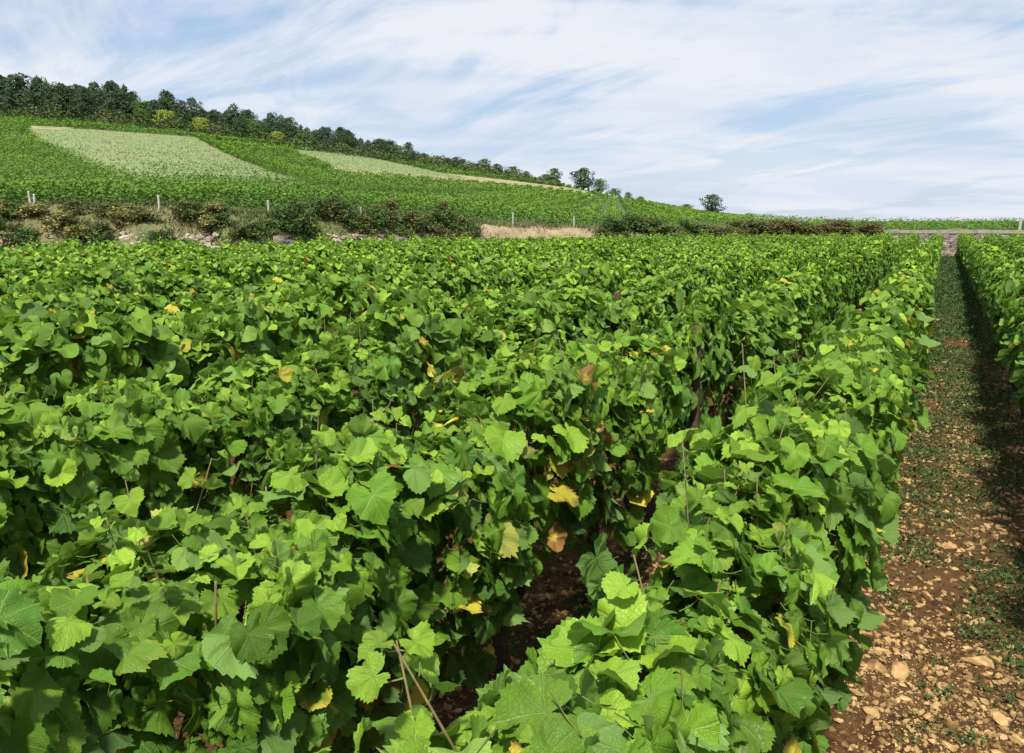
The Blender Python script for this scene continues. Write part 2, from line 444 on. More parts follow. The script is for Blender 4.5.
# parcels on the hill
def parcel(name, corners, mat, nu=50, nv=24, lift=.10, wob=1.2):
    """corners: four (px,y) where the parcel's corners are seen, as real points on the slope"""
    P = []
    for c in corners:
        t, w = unproject_hill(*c); x, y = wt(t, w); P.append((float(x), float(y)))
    P = np.array(P); a = np.linspace(0, 1, nu)[:, None, None]; b = np.linspace(0, 1, nv)[None, :, None]
    G = (P[0] * (1 - a) + P[1] * a) * (1 - b) + (P[3] * (1 - a) + P[2] * a) * b
    G = G + wob * np.array([[[noise.noise((g[0] * .08, g[1] * .08, 2.)), noise.noise((g[0] * .08, g[1] * .08, 9.))] for g in row] for row in G])
    t, w = to_tw(G[..., 0], G[..., 1]); z = hz_(t, w) + lift
    tag(obj(name, mesh_data(name, np.concatenate([G, z[..., None]], -1).reshape(-1, 3), [grid_faces(nu, nv)[:, ::-1]], mat)), kind='structure')
    return P
def inside(P, x, y):
    s = None; r = np.ones(np.shape(x), bool)
    ar = 0
    for i in range(4):
        a, b = P[i], P[(i + 1) % 4]; ar += a[0] * b[1] - a[1] * b[0]
    for i in range(4):
        a, b = P[i], P[(i + 1) % 4]
        cr = (b[0] - a[0]) * (y - a[1]) - (b[1] - a[1]) * (x - a[0]); r &= (cr * (1 if ar > 0 else -1)) > 0
    return r
PARC = [parcel('fallow_field', [(36, 128), (205, 138), (330, 189), (146, 185)], M_fallow),
        parcel('pale_field', [(292, 150), (352, 153), (470, 179), (340, 169)], M_fallow),
        parcel('bare_field', [(330, 163), (588, 191.5), (597, 196.5), (336, 174)], M_tan, 60, 10, .07)]
strips = [parcel('track', [(40, 126.3), (84, 128.6), (70, 131.0), (44, 129.5)], M_tan, 60, 4, .14, .5),
          parcel('track', [(330, 150), (372, 153.5), (378, 157.5), (334, 152.5)], M_tan, 20, 4, .14, .5),
          parcel('track', [(140, 175), (158, 176), (158, 178.4), (140, 177.4)], M_tan, 20, 4, .14, .2)]
PARC += strips

# ------------------------------------------------------------------ scatter of small foliage faces
def quads(pos, nor, size, acc, r, g, m=0, asp=1.0):
    """leaf-sized four-sided faces with a slight fold"""
    n = len(pos); d = rng.standard_normal((n, 3)); M = frames(nor, d)
    size = np.broadcast_to(size, (n,)); a = np.broadcast_to(asp, (n,))
    base = np.array([[-.5, -.1, 0], [0, -.5, .12], [.5, .05, 0], [.05, .5, .14]])
    L = base[None] * size[:, None, None]; L[..., 1] *= a[:, None]
    V = np.einsum('nij,nkj->nki', M, L) + pos[:, None]
    c = np.stack([np.repeat(r, 4), np.repeat(g, 4), np.zeros(n * 4)], 1)
    acc.add(V.reshape(-1, 3), np.arange(n * 4).reshape(-1, 4), col=c, m=m)
def blades(pos, h, wid, acc, r, g, lean=.35):
    n = len(pos); an = rng.uniform(0, 2 * math.pi, n); ln = rng.normal(0, lean, (n, 2))
    s = np.stack([np.cos(an), np.sin(an), np.zeros(n)], 1) * (wid / 2)[:, None]
    mid = pos + np.stack([ln[:, 0] * h * .35, ln[:, 1] * h * .35, h * .55], 1)
    tip = pos + np.stack([ln[:, 0] * h, ln[:, 1] * h, h * (1 - .3 * np.abs(ln).sum(1).clip(0, 1))], 1)
    V = np.stack([pos - s, pos + s, mid + s * .8, mid - s * .8, tip], 1).reshape(-1, 3)
    b = np.arange(n)[:, None] * 5
    c = np.stack([np.repeat(r, 5), np.repeat(g, 5), np.zeros(n * 5)], 1)
    base = acc.n
    acc.add(V, b + np.array([[0, 1, 2, 3]]), col=c)
    acc.F.setdefault((3, 0), []).append(b + np.array([[3, 2, 4]]) + base)

# hill vineyards: rows running up the slope, one mass
vd = R(28 - 7.0); D2 = np.array([-math.sin(vd), math.cos(vd)]); N2 = np.array([math.cos(vd), math.sin(vd)])
acc = Acc()
pts = []
for k in range(-190, 190):
    off = k * 1.8
    s = np.arange(5, 330, .5); s = s + rng.uniform(-.25, .25, len(s))
    x = D2[0] * s + N2[0] * off; y = D2[1] * s + N2[1] * off
    t, w = to_tw(x, y)
    px = t_to_px(t)
    ok = (w > wb(t) + bank_w(t) + 8.5 * (px < 690) + .8) & (w < 246 - 16 * np.clip((500 - px) / 500, 0, 1)) & (px > -260) & (px < 1330)
    ok &= ~((px > 745) & (w > 75))
    ok &= ~((px > 700) & (w < 56))
    ok &= (rng.random(len(s)) < np.clip(60 / w, .36, 1))
    for P in PARC: ok &= ~inside(P, x, y)
    # thin access lanes between parcels
    lane = (np.abs(w - 52 - 14 * np.sin(t * 2)) < .9) & (px < 380) | (np.abs(w - 118 + 20 * t) < 1.1) & (px < 330)
    ok &= ~lane
    pts.append(np.stack([x[ok], y[ok], w[ok], np.full(ok.sum(), k)], 1))
for q in (.9, 1.9, 3.2, 4.6, 6.0, 7.5):     # the first rows behind the bank run along its top
    tt = np.arange(-1.1, .62, .25 / 30.); tt = tt + rng.uniform(-.004, .004, len(tt)); w = wb(tt) + bank_w(tt) + q; x, y = wt(tt, w)
    kk = (t_to_px(tt) < 690)
    pts.append(np.stack([x, y, w, np.full(len(tt), 7)], 1)[kk])
for (xa, ya), (xb, yb) in (((205, 138), (322, 186)), ((150, 186), (345, 191)), ((0, 158), (88, 164)), ((205, 141), (300, 148))):   # taller rows along parcel edges
    ta, wa = unproject_hill(xa, ya); tb, wb_ = unproject_hill(xb, yb); A, B = np.array(wt(ta, wa)), np.array(wt(tb, wb_)); L = np.linalg.norm(B - A)
    q = np.linspace(0, 1, int(L * 3))[:, None]; Q = A * (1 - q) + B * q
    pts.append(np.column_stack([Q, to_tw(Q[:, 0], Q[:, 1])[1], np.full(len(Q), 999)]))
pts = np.concatenate(pts)
nper = np.clip((1900 / pts[:, 2]), 19, 50).astype(int)
idx = np.repeat(np.arange(len(pts)), nper); P = pts[idx]
sc_w = np.clip(P[:, 2] * .0018, .10, .32)
n = len(P)
along = rng.uniform(-.7, .7, n) * np.where(P[:, 2] > 80, 1.4, 1); acr = rng.normal(0, .17, n)
x = P[:, 0] + D2[0] * along + N2[0] * acr; y = P[:, 1] + D2[1] * along + N2[1] * acr
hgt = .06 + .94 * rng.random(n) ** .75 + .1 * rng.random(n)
hmul = .72 + .08 * np.sin(x * .9) * np.sin(y * 1.1)
hmul = np.where(P[:, 3] == 999, 1.35, hmul); ppx = t_to_px(to_tw(x, y)[0]); hmul = np.where(ppx > 745, .95, hmul)
z = ground_at(x, y) + hgt * hmul
nor = np.stack([rng.normal(0, .45, n) + np.sign(acr) * .2 * N2[0], rng.normal(0, .45, n), rng.uniform(.6, 1.2, n)], 1)
rowt = np.random.default_rng(11).normal(0, .17, 2000)[(P[:, 3].astype(int) + 600)]
big = np.array([noise.fractal((a * .03, b * .03, 0), 1., 2., 3) for a, b in zip(pts[:, 0], pts[:, 1])])[idx]
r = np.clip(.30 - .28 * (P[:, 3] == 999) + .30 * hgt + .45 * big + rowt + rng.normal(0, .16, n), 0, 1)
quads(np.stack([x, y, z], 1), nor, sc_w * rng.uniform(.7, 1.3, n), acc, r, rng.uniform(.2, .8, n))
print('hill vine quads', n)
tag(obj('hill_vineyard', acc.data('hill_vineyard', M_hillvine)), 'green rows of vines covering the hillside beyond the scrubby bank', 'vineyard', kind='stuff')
# sparse tufts over the fallow fields
acc = Acc()
for P4, n in ((PARC[0], 9000), (PARC[1], 4500)):
    a, b = rng.random(n)[:, None], rng.random(n)[:, None]
    G = (P4[0] * (1 - a) + P4[1] * a) * (1 - b) + (P4[3] * (1 - a) + P4[2] * a) * b
    z = ground_at(G[:, 0], G[:, 1]) + .14
    quads(np.stack([G[:, 0], G[:, 1], z], 1), rng.normal(0, .5, (n, 3)) + [0, 0, 1], rng.uniform(.10, .24, n), acc, rng.uniform(.2, .6, n), rng.uniform(.4, .6, n))
tag(obj('fallow_grass', acc.data('fallow_grass', foliage_material('fallow_grass', (.125, .18, .065), (.165, .215, .085), (.20, .225, .10)))), 'pale tufts of grass over the two unplanted parcels on the hillside', 'grass', kind='stuff')

# ------------------------------------------------------------------ trees
def crown_mesh(name, kind, H, Wd, mat, seed):
    """crown as many small leaf clumps through an uneven envelope, with holes where noise is low"""
    g = np.random.default_rng(seed); acc = Acc()
    m = {'pine': 3400, 'broad': 3000, 'bush': 1200}[kind]
    h = g.random(m)
    if kind == 'pine': env = np.where(h < .18, h / .18, (1 - (h - .18) / .82) ** .40) ; z0 = .10
    else: env = np.sqrt(np.clip(1 - ((h - .48) / .53) ** 2, 0, 1)); z0 = .12
    an = g.uniform(0, 2 * math.pi, m); fr = g.random(m) ** .4
    lobe = np.array([noise.fractal((math.cos(a) * 1.1 + seed, math.sin(a) * 1.1, q * 4.5), 1., 2., 3) for a, q in zip(an, h)])
    rad = Wd * .5 * env * fr * (1 + .75 * lobe)
    lean = g.normal(0, .04, 2)
    pos = np.stack([np.cos(an) * rad + lean[0] * H * h, np.sin(an) * rad + lean[1] * H * h, H * (z0 + (1 - z0) * h) * (1 + .10 * lobe)], 1)
    cl = np.array([noise.fractal((p[0] * .8 + seed, p[1] * .8, p[2] * .9), 1., 2., 3) for p in pos])
    k = cl > -.22 + .25 * (fr - .6); pos, an, fr, cl, lobe = pos[k], an[k], fr[k], cl[k], lobe[k]; m = len(pos)
    nor = np.stack([np.cos(an), np.sin(an), np.full(m, .5)], 1) + g.normal(0, .55, (m, 3))
    r = np.clip(.4 + .7 * cl + g.normal(0, .13, m), 0, 1)
    quads(pos, nor, Wd * .052 * g.uniform(.6, 1.4, m), acc, r, g.uniform(.2, .8, m))
    return acc.data(name, mat)
def trunk_mesh(name, H, rad, limbs=5, seed=0):
    g = np.random.default_rng(seed); acc = Acc()
    P = np.array([[g.normal(0, .04) * H * k / 6, g.normal(0, .04) * H * k / 6, H * .8 * k / 5 - .1 * (k == 0)] for k in range(6)])
    add_tube(acc, P, np.linspace(rad, rad * .35, 6), 7)
    for i in range(limbs):
        k = g.integers(1, 5); an = g.uniform(0, 6.28); L = H * g.uniform(.18, .32)
        Q = P[k] + np.outer(np.linspace(0, 1, 4), [math.cos(an) * L, math.sin(an) * L, L * .7])
        add_tube(acc, Q, np.linspace(rad * .4, rad * .12, 4), 5)
    return acc.data(name, M_trunk)
TREES = {}
for k, (kind, H, W_, mat) in {'pine0': ('pine', 9.5, 6.2, M_pine), 'pine1': ('pine', 8.6, 5.2, M_pine), 'pine2': ('pine', 10.5, 7.0, M_pine), 'pine3': ('pine', 8, 6.6, M_pine),
                              'broad0': ('broad', 7.0, 6.5, M_broad), 'broad1': ('broad', 6.0, 6.8, M_broad), 'yel0': ('broad', 6.5, 6.5, M_yellow),
                              'dark0': ('broad', 6.4, 6.6, foliage_material('dark_broadleaf', (.022, .048, .018), (.035, .07, .022), (.055, .10, .03)))}.items():
    s = sum(map(ord, k))
    TREES[k] = (crown_mesh('crown', kind, H, W_, mat, s), trunk_mesh('trunk', H, .22, 5, s), H, kind)
def plant_tree(kind, px, w, hpx, name, label, cat, group, wide=1.0):
    cm, tm, H, kd = TREES[kind]
    t = float(px_to_t(px)); x, y = wt(t, w); z = float(hz_(t, w))
    s = hpx * w / 818.0 / H
    o = empty(name, (float(x), float(y), z - .1), random.uniform(0, 6.28)); o.scale = (s * wide, s * wide, s)
    tag(o, label, cat, group)
    obj('crown', cm, o); obj('trunk', tm, o)
    return o
lst = []
px = -70.0
while px < 470:
    w = random.uniform(226, 247)
    f = np.interp(px, [-70, 0, 150, 300, 400, 470], [36, 35, 31, 24, 16, 10])
    k = random.choice(['pine0', 'pine1', 'pine2', 'pine3', 'pine0', 'pine2'])
    if px > 140 and random.random() < .25: k = random.choice(['broad0', 'broad1'])
    if px > 380 and random.random() < .5: k = random.choice(['broad0', 'broad1', 'dark0'])
    h = f * random.uniform(.72, 1.15) * (.75 if k.startswith('broad') else 1)
    lst.append([px, w, h, k, 1.18 * max(1.0, 1.0 + (px - 300) / 600)])
    px += random.uniform(2.7, 5.2) * (1.0 if px < 360 else 1.5)
for p_, h_ in ((174, 19), (208, 16), (282, 13)): lst.append([p_, 224, h_, 'yel0', 1.1])
lst.sort(key=lambda a: a[0])
vis = [a for a in lst if a[0] > -6]
desc = {'pine0': 'dark conical pine', 'pine1': 'slim dark pine', 'pine2': 'tall dark spreading pine', 'pine3': 'broad dark pine', 'broad0': 'mid green rounded tree', 'broad1': 'low light green tree', 'dark0': 'deep green round tree', 'yel0': 'bright yellow-green tree'}
i = 0
for a in lst:
    if a[0] > -6:
        i += 1; lab = f"{desc[a[3]]}, {ordinal(i)} from the left in the hilltop wood"
    else: lab = f"{desc[a[3]]} in the hilltop wood past the left edge"
    plant_tree(a[3], a[0], a[1], a[2], 'pine_tree' if a[3].startswith('pine') else 'broadleaf_tree', lab, 'tree', 'trees of the hilltop wood', a[4])
for kd, px, w, h, wd, lab in (('dark0', 583, 240, 21, 1.15, 'deep green round tree standing highest on the bare right slope of the hill'),
                           ('broad0', 599, 244, 14, 1.2, 'paler tree close against the right side of the round slope tree'),
                           ('broad1', 554, 246, 15, .8, 'thin pale green tree just left of the round slope tree'),
                           ('broad1', 545, 247, 8, 1.5, 'low green tree left of the thin pale tree on the slope'),
                           ('broad1', 614, 247, 8, 1.4, 'low tree trailing down the slope right of the paler tree'),
                           ('broad0', 628, 249, 7, 1.2, 'small tree, last but one down the skyline slope'),
                           ('broad1', 640, 249, 5, 1.4, 'smallest tree, lowest down the skyline slope'),
                           ('broad0', 484, 247, 13, 1.2, 'green tree at the right end of the hilltop wood'),
                           ('dark0', 497, 248, 10, 1.2, 'dark green tree just past the right end of the hilltop wood'),
                           ('broad1', 512, 247, 10, 1.5, 'wide low green tree on the skyline halfway to the round slope tree'),
                           ('broad0', 526, 248, 8, 1.3, 'small green tree between the wide low tree and the slope trees'),
                           ('dark0', 712, 200, 20, 1.05, 'round dark tree alone at the foot of the hill skyline'),
                           ('broad1', 750, 240, 5, 1.3, 'tiny bush-like tree right of the lone round tree'),
                           ('broad1', 686, 243, 6, 1.8, 'low bush-like tree just left of the lone round tree')):
    plant_tree(kd, px, w, h, 'broadleaf_tree', lab, 'tree', 'trees scattered down the skyline slope', wd)
# undergrowth under the wood
acc = Acc(); n = 26000
px = rng.uniform(-80, 560, n); t = px_to_t(px); w = rng.uniform(212, 247, n) + 6 * np.clip(px - 380, 0, 200) / 200
w = np.minimum(w, 248); x, y = wt(t, w)
lump = np.array([noise.fractal((a * .12, b * .12, 4.), 1., 2., 2) for a, b in zip(x, y)])
ht = np.clip(np.interp(px, [0, 300, 480, 560], [3.6, 3.0, 2.0, .9]) * (.65 + 1.1 * lump), .2, 5)
z = hz_(t, w) + ht * rng.random(n) ** .6
r = np.clip(.45 + .9 * lump + rng.normal(0, .15, n), 0, 1)
quads(np.stack([x, y, z], 1), rng.normal(0, .6, (n, 3)) + [0, 0, .6], rng.uniform(.35, .75, n), acc, r, rng.uniform(.2, .8, n))
tag(obj('undergrowth', acc.data('undergrowth', foliage_material('undergrowth_leaf', (.040, .068, .022), (.065, .095, .028), (.11, .125, .04)))), 'olive brown scrub along the foot of the hilltop wood', 'scrub', kind='stuff')

# ------------------------------------------------------------------ the bank: dry grass, shrubs, stones, walls, stakes
acc = Acc(); n = 52000
px = rng.uniform(-330, 880, n); t = px_to_t(px); fr = rng.random(n); w = wb(t) + bank_w(t) * fr * 1.18
x, y = wt(t, w); z = hz_(t, w)
pn = np.array([noise.fractal((a * .35, b * .35, 7.), 1., 2., 3) for a, b in zip(x, y)])
keep = ~((px > 470) & (px < 590) & (fr < .72) & (rng.random(n) < .8)) & (rng.random(n) < .35 + .9 * np.clip(pn + .3, 0, 1)) & ((px < 745) | (fr < .99))
x, y, z, pn, px, fr = [a[keep] for a in (x, y, z, pn, px, fr)]; n = len(x)
r = np.clip(.36 - 1.3 * pn + rng.normal(0, .2, n), 0, 1)
blades(np.stack([x, y, z - .03], 1), rng.uniform(.08, .26, n), rng.uniform(.02, .05, n), acc, r, rng.uniform(.2, .8, n))
tag(obj('dry_grass', acc.data('dry_grass', M_drygrass)), 'dry straw grass and weeds over the bank behind the vines', 'grass', kind='stuff')

def shrub_mesh(H, Wd, mat, seed):
    g = np.random.default_rng(seed); acc = Acc()
    for i in range(16):
        an = g.uniform(0, 6.28); h = g.uniform(.1, .9); rad = Wd * .5 * math.sqrt(max(.1, 1 - h * h)) * g.uniform(.1, .85)
        c = np.array([math.cos(an) * rad, math.sin(an) * rad, h * H * .9]); lr = Wd * g.uniform(.12, .2); m = 80
        d = nrm(g.standard_normal((m, 3))); pos = c + d * lr * g.uniform(.4, 1.15, (m, 1)); pos[:, 2] = np.maximum(pos[:, 2], .02)
        quads(pos, d + g.normal(0, .5, (m, 3)), Wd * .055 * g.uniform(.5, 1.4, m), acc, np.clip(g.uniform(.1, .8) + g.normal(0, .15, m), 0, 1), g.uniform(.2, .8, m))
    return acc.data('foliage', mat)
def stems_mesh(H, Wd, seed):
    g = np.random.default_rng(seed); acc = Acc()
    for i in range(9):
        an = g.uniform(0, 6.28); L = Wd * g.uniform(.1, .42)
        s = np.linspace(0, 1, 5)[:, None]
        P = s * np.array([math.cos(an) * L, math.sin(an) * L, 0]) + np.array([0, 0, 1]) * (s ** .8) * H * g.uniform(.6, 1.05) - np.array([0, 0, .06])
        add_tube(acc, P, np.linspace(.012, .004, 5), 4)
    return acc.data('stem', M_bark)
M_shrubs = {'scrub': M_scrub, 'bramble': M_bramble,
            'green': foliage_material('green_shrub', (.040, .080, .018), (.070, .125, .026), (.12, .18, .04)),
            'flower': foliage_material('flowering_shrub', (.10, .12, .03), (.20, .20, .06), (.42, .36, .12))}
SH = {}
for k in M_shrubs:
    for j in range(2): SH[k, j] = (shrub_mesh(1.0, 1.25, M_shrubs[k], 40 + j * 7 + len(k)), stems_mesh(1.0, 1.2, 90 + j))
dsc = {'scrub': 'olive green shrub', 'bramble': 'brownish bramble bush', 'green': 'dark green shrub', 'flower': 'yellow flowering shrub'}
sh = []
def S(px, fr, h, k, wide=1.0): sh.append((px, fr, h, k, wide))
rs = np.random.default_rng(3)
for px in np.arange(-240, 300, 7.0):      # scattered along the left bank
    S(px + rs.uniform(-5, 5), rs.uniform(.35, .95), rs.uniform(.3, .6), rs.choice(['scrub', 'green', 'scrub', 'scrub', 'flower', 'flower']), rs.uniform(1.5, 2.4))
for px in (25, 40, 75, 95, 150, 165): S(px, rs.uniform(.3, .5), rs.uniform(.7, 1.0), 'green', 1.2)
for px in (305, 322, 330): S(px, .35, .6, 'flower', 1.3)
for px in np.arange(282, 478, 9): S(px + rs.uniform(-3, 3), rs.uniform(.6, .95), rs.uniform(.7, 1.05), rs.choice(['green', 'scrub', 'green', 'scrub']), rs.uniform(1.0, 1.4))
for px in np.arange(430, 474, 11): S(px, rs.uniform(.4, .6), rs.uniform(.7, .95), 'bramble', 1.3)
for px in np.arange(602, 700, 9): S(px + rs.uniform(-2, 2), rs.uniform(.5, 1.0), rs.uniform(.75, 1.0), rs.choice(['green', 'scrub']), rs.uniform(1.4, 1.9))
for px in np.arange(700, 884, 7.5): S(px + rs.uniform(-2, 2), rs.uniform(.6, 1.1), rs.uniform(.62, .82), rs.choice(['bramble', 'scrub', 'scrub']), rs.uniform(1.9, 2.6))
sh.sort(); i = 0
for px, fr, h, k, wide in sh:
    t = float(px_to_t(px)); w = float(wb(t) + bank_w(t) * fr); x, y = wt(t, w)
    o = empty('shrub', (float(x), float(y), float(hz_(t, w)) - .05), random.uniform(0, 6.28)); o.scale = (h * wide, h * wide, h)
    if px > -8:
        i += 1; lab = f"{dsc[k]} on the bank behind the vines, {ordinal(i)} from the left"
    else: lab = f"{dsc[k]} on the bank past the left edge"
    tag(o, lab, 'shrub', 'shrubs along the bank')
    a, b = SH[k, random.randint(0, 1)]; obj('foliage', a, o); obj('stem', b, o)

ICO = None
def icosa():
    p = (1 + 5 ** .5) / 2
    V = nrm(np.array([(-1, p, 0), (1, p, 0), (-1, -p, 0), (1, -p, 0), (0, -1, p), (0, 1, p), (0, -1, -p), (0, 1, -p), (p, 0, -1), (p, 0, 1), (-p, 0, -1), (-p, 0, 1)], float))
    F = np.array([(0, 11, 5), (0, 5, 1), (0, 1, 7), (0, 7, 10), (0, 10, 11), (1, 5, 9), (5, 11, 4), (11, 10, 2), (10, 7, 6), (7, 1, 8), (3, 9, 4), (3, 4, 2), (3, 2, 6), (3, 6, 8), (3, 8, 9), (4, 9, 5), (2, 4, 11), (6, 2, 10), (8, 6, 7), (9, 8, 1)])
    return V, F
IV, IF = icosa()
def stones(pos, size, acc, flat=(.35, .7), g=None):
    n = len(pos); L = IV[None] * rng.uniform(.55, 1.25, (n, 12, 1))
    L = L * np.stack([rng.uniform(.8, 1.3, n), rng.uniform(.5, .9, n), rng.uniform(*flat, n)], 1)[:, None] * size[:, None, None] * .5
    a = rng.uniform(0, 6.28, n); nor = np.stack([rng.normal(0, .22, n), rng.normal(0, .22, n), np.ones(n)], 1)
    M = frames(nor, np.stack([np.cos(a), np.sin(a), np.zeros(n)], 1))
    V = np.einsum('nij,nkj->nki', M, L) + pos[:, None]
    g = rng.uniform(.15, .85, n) if g is None else g
    acc.add(V.reshape(-1, 3), (np.arange(n)[:, None, None] * 12 + IF[None]).reshape(-1, 3), col=np.stack([np.full(n * 12, .5), np.repeat(g, 12), np.zeros(n * 12)], 1))
# rubble showing through on the bank foot
acc = Acc(); n = 1500
px = np.concatenate([rng.uniform(-40, 25, 160), rng.uniform(120, 215, 420), rng.uniform(330, 470, 520), rng.uniform(470, 600, 260), rng.uniform(-40, 600, 140)]); n = len(px)
t = px_to_t(px); w = wb(t) + bank_w(t) * rng.uniform(.32, .62, n); x, y = wt(t, w)
stones(np.stack([x, y, hz_(t, w) + .03], 1), rng.uniform(.08, .36, n), acc)
tag(obj('rubble', acc.data('rubble', rough_mat('rubble_stone', (.27, .22, .16), (.37, .31, .23), 8, (.18, .14, .10), 3, bump=.5, bd=.02, use_tint=True), smooth=False)), 'pale limestone rubble showing through the grass of the bank', 'rubble', kind='stuff')

def stone_wall(name, P0, P1, H, base_z, thick, mat, label, coping=None, sx=.34, sy=.17, group=None):
    P0, P1 = np.array(P0), np.array(P1); L = np.linalg.norm(P1 - P0); d = (P1 - P0) / L; nrm_ = np.array([d[1], -d[0]])
    root = empty(name, (float(P0[0]), float(P0[1]), base_z), math.atan2(d[1], d[0])); tag(root, label, 'wall', group)
    acc = Acc(); z = 0.0
    box = np.array([(a, b, c) for a in (-.5, .5) for b in (-.5, .5) for c in (-.5, .5)]); BF = np.array([(0, 1, 3, 2), (4, 6, 7, 5), (0, 4, 5, 1), (2, 3, 7, 6), (0, 2, 6, 4), (1, 5, 7, 3)])
    # solid core
    hc = H if coping else H * .4
    acc.add(box * [L - .02, thick * .7, hc - .02] + [L / 2, thick / 2, hc / 2 - .01], BF, col=(.5, .0, 0))
    while z < H - .02:
        h = min(sy * random.uniform(.75, 1.3), H - z); 
        if H - z - h < sy * .4: h = H - z
        u = 0.0
        while u < L:
            l = min(sx * random.uniform(.5, 1.6), L - u)
            if coping is None and z + h > H * (.45 + .55 * math.sin(math.pi * (u + l / 2) / L) ** .6) + random.uniform(-.12, .06): u += l; continue
            b = box * [max(l - .015, .02), thick + random.uniform(-.03, .05), max(h - .014, .02)]
            b = b * (1 + rng.uniform(-.06, .06, (8, 3))) + [u + l / 2, thick / 2 - random.uniform(0, .02), z + h / 2]
            acc.add(b, BF, col=(.5, random.uniform(.1, .9), 0)); u += l
        z += h
    obj('stonework', acc.data('stonework', mat, smooth=False), root)
    if coping:
        acc = Acc(); u = 0
        while u < L:
            l = min(random.uniform(.9, 1.6), L - u)
            b = box * [l - .012, thick + .10, coping] * (1 + rng.uniform(-.012, .012, (8, 3))) + [u + l / 2, thick / 2, H + coping / 2 + .003]
            acc.add(b, BF); u += l
        obj('coping', acc.data('coping', M_cope, smooth=False), root)
    return root
# retaining wall at the far end of the path
def world_at(px, w): 
    x, y = wt(float(px_to_t(px)), w); return float(x), float(y)
tA = float(px_to_t(884)); a = wt(tA, float(wb(tA)) - .15); tB = float(px_to_t(1290)); tM = float(px_to_t(1030))
b = wt(tM, float(wb(tM)) - .15); c = wt(tB, float(wb(tB)) - .15)
gz = float(fieldz(a[1])); HW = float(banktop_z(tA)) - gz - .16
stone_wall('stone_wall', a, b, HW, gz - .02, .38, M_wall, 'grey dry stone retaining wall with flat coping across the end of the path', .16, .22, .12)
dd = (np.array(c) - np.array(b)); dd = dd / np.linalg.norm(dd)
stone_wall('stone_wall', np.array(b) + dd * .02, c, HW, gz - .06, .38, M_wall, 'grey dry stone wall continuing beyond the right edge', .16)
for pa, pb, h, lab in ((268, 306, 1.15, 'small stretch of grey dry stone wall at the foot of the bank'), (392, 412, 1.05, 'short pale remnant of stone walling under the dark shrubs of the bank'), (204, 209, 1.2, 'upright pale boulder wall end at the foot of the bank')):
    ta, tb = float(px_to_t(pa)), float(px_to_t(pb)); A = wt(ta, float(wb(ta)) + .1); B = wt(tb, float(wb(tb)) + .1)
    stone_wall('stone_wall', A, B, h + .3, float(fieldz(A[1])), .4, M_wall, lab, None, .26, .13)

def post_mesh(H, r, mat, sides=6, square=False):
    acc = Acc()
    P = np.array([[0, 0, -.15], [0.004, 0, H * .5], [0, 0.003, H - .02], [0, 0, H]])
    add_tube(acc, P, [r, r, r * .98, r * .7], 4 if square else sides)
    return acc.data('stake', mat, smooth=False)
for px, hh, lab in ((32, .62, 'pale stake at the hedge foot, nearest the left edge'), (36, .52, 'pale leaning stake beside the leftmost stake'), (160, .55, 'single pale stake before the upper vine row above the left bank'),
                    (269, .5, 'short white stake above the left bank shrubs'), (361, .45, 'small white stake above the middle of the bank'), (513, .65, 'pale stake above the bare clay bank face'), (574, .6, 'pale stake right of the bare clay bank face'),
                    (1021, .95, 'white painted stake at the end of the terrace row')):
    t = float(px_to_t(px)); w = float(wb(t) + bank_w(t)) + (.15 if px < 1000 else 2.5); x, y = wt(t, w)
    o = obj('wooden_stake', post_mesh(hh * .85, .036 if px < 1000 else .08, M_white if px != 36 else M_wood), None, (float(x), float(y), float(hz_(t, w))))
    o.rotation_euler = (random.uniform(-.05, .05), .12 if px == 36 else 0, 0)
    tag(o, lab, 'stake', 'stakes along the bank top')

# ------------------------------------------------------------------ vine leaves
def outline(level):
    A = [0, 10, 20, 30, 38, 48, 58, 68, 78, 90, 102, 114, 126, 140, 152, 163, 171, 176]
    RR = [.80, .745, .71, .695, .71, .735, .71, .675, .66, .665, .66, .63, .615, .59, .54, .44, .27, .10]
    n = {0: 29, 1: 14, 2: 6, 3: 3}[level]
    a = np.concatenate([np.linspace(0, 163, n - 2), [170, 176]]) if level < 2 else (np.array([0, 47, 72, 98, 140, 174]) if level == 2 else np.array([0, 60, 135]))
    r = np.interp(a, A, RR)
    if level == 0:
        tooth = np.where(np.arange(n) % 2 == 0, .028, -.024); tooth[-2:] = 0; r = r + tooth
        a = a + np.where(np.arange(n) % 2 == 0, -1.2, 0) * (a > 0) * (a < 165)
    x, y = r * np.sin(np.radians(a)), r * np.cos(np.radians(a))
    L = list(zip(x, y)); Rr = [(-p, q) for p, q in L[1:]][::-1]
    return np.array(L + Rr)
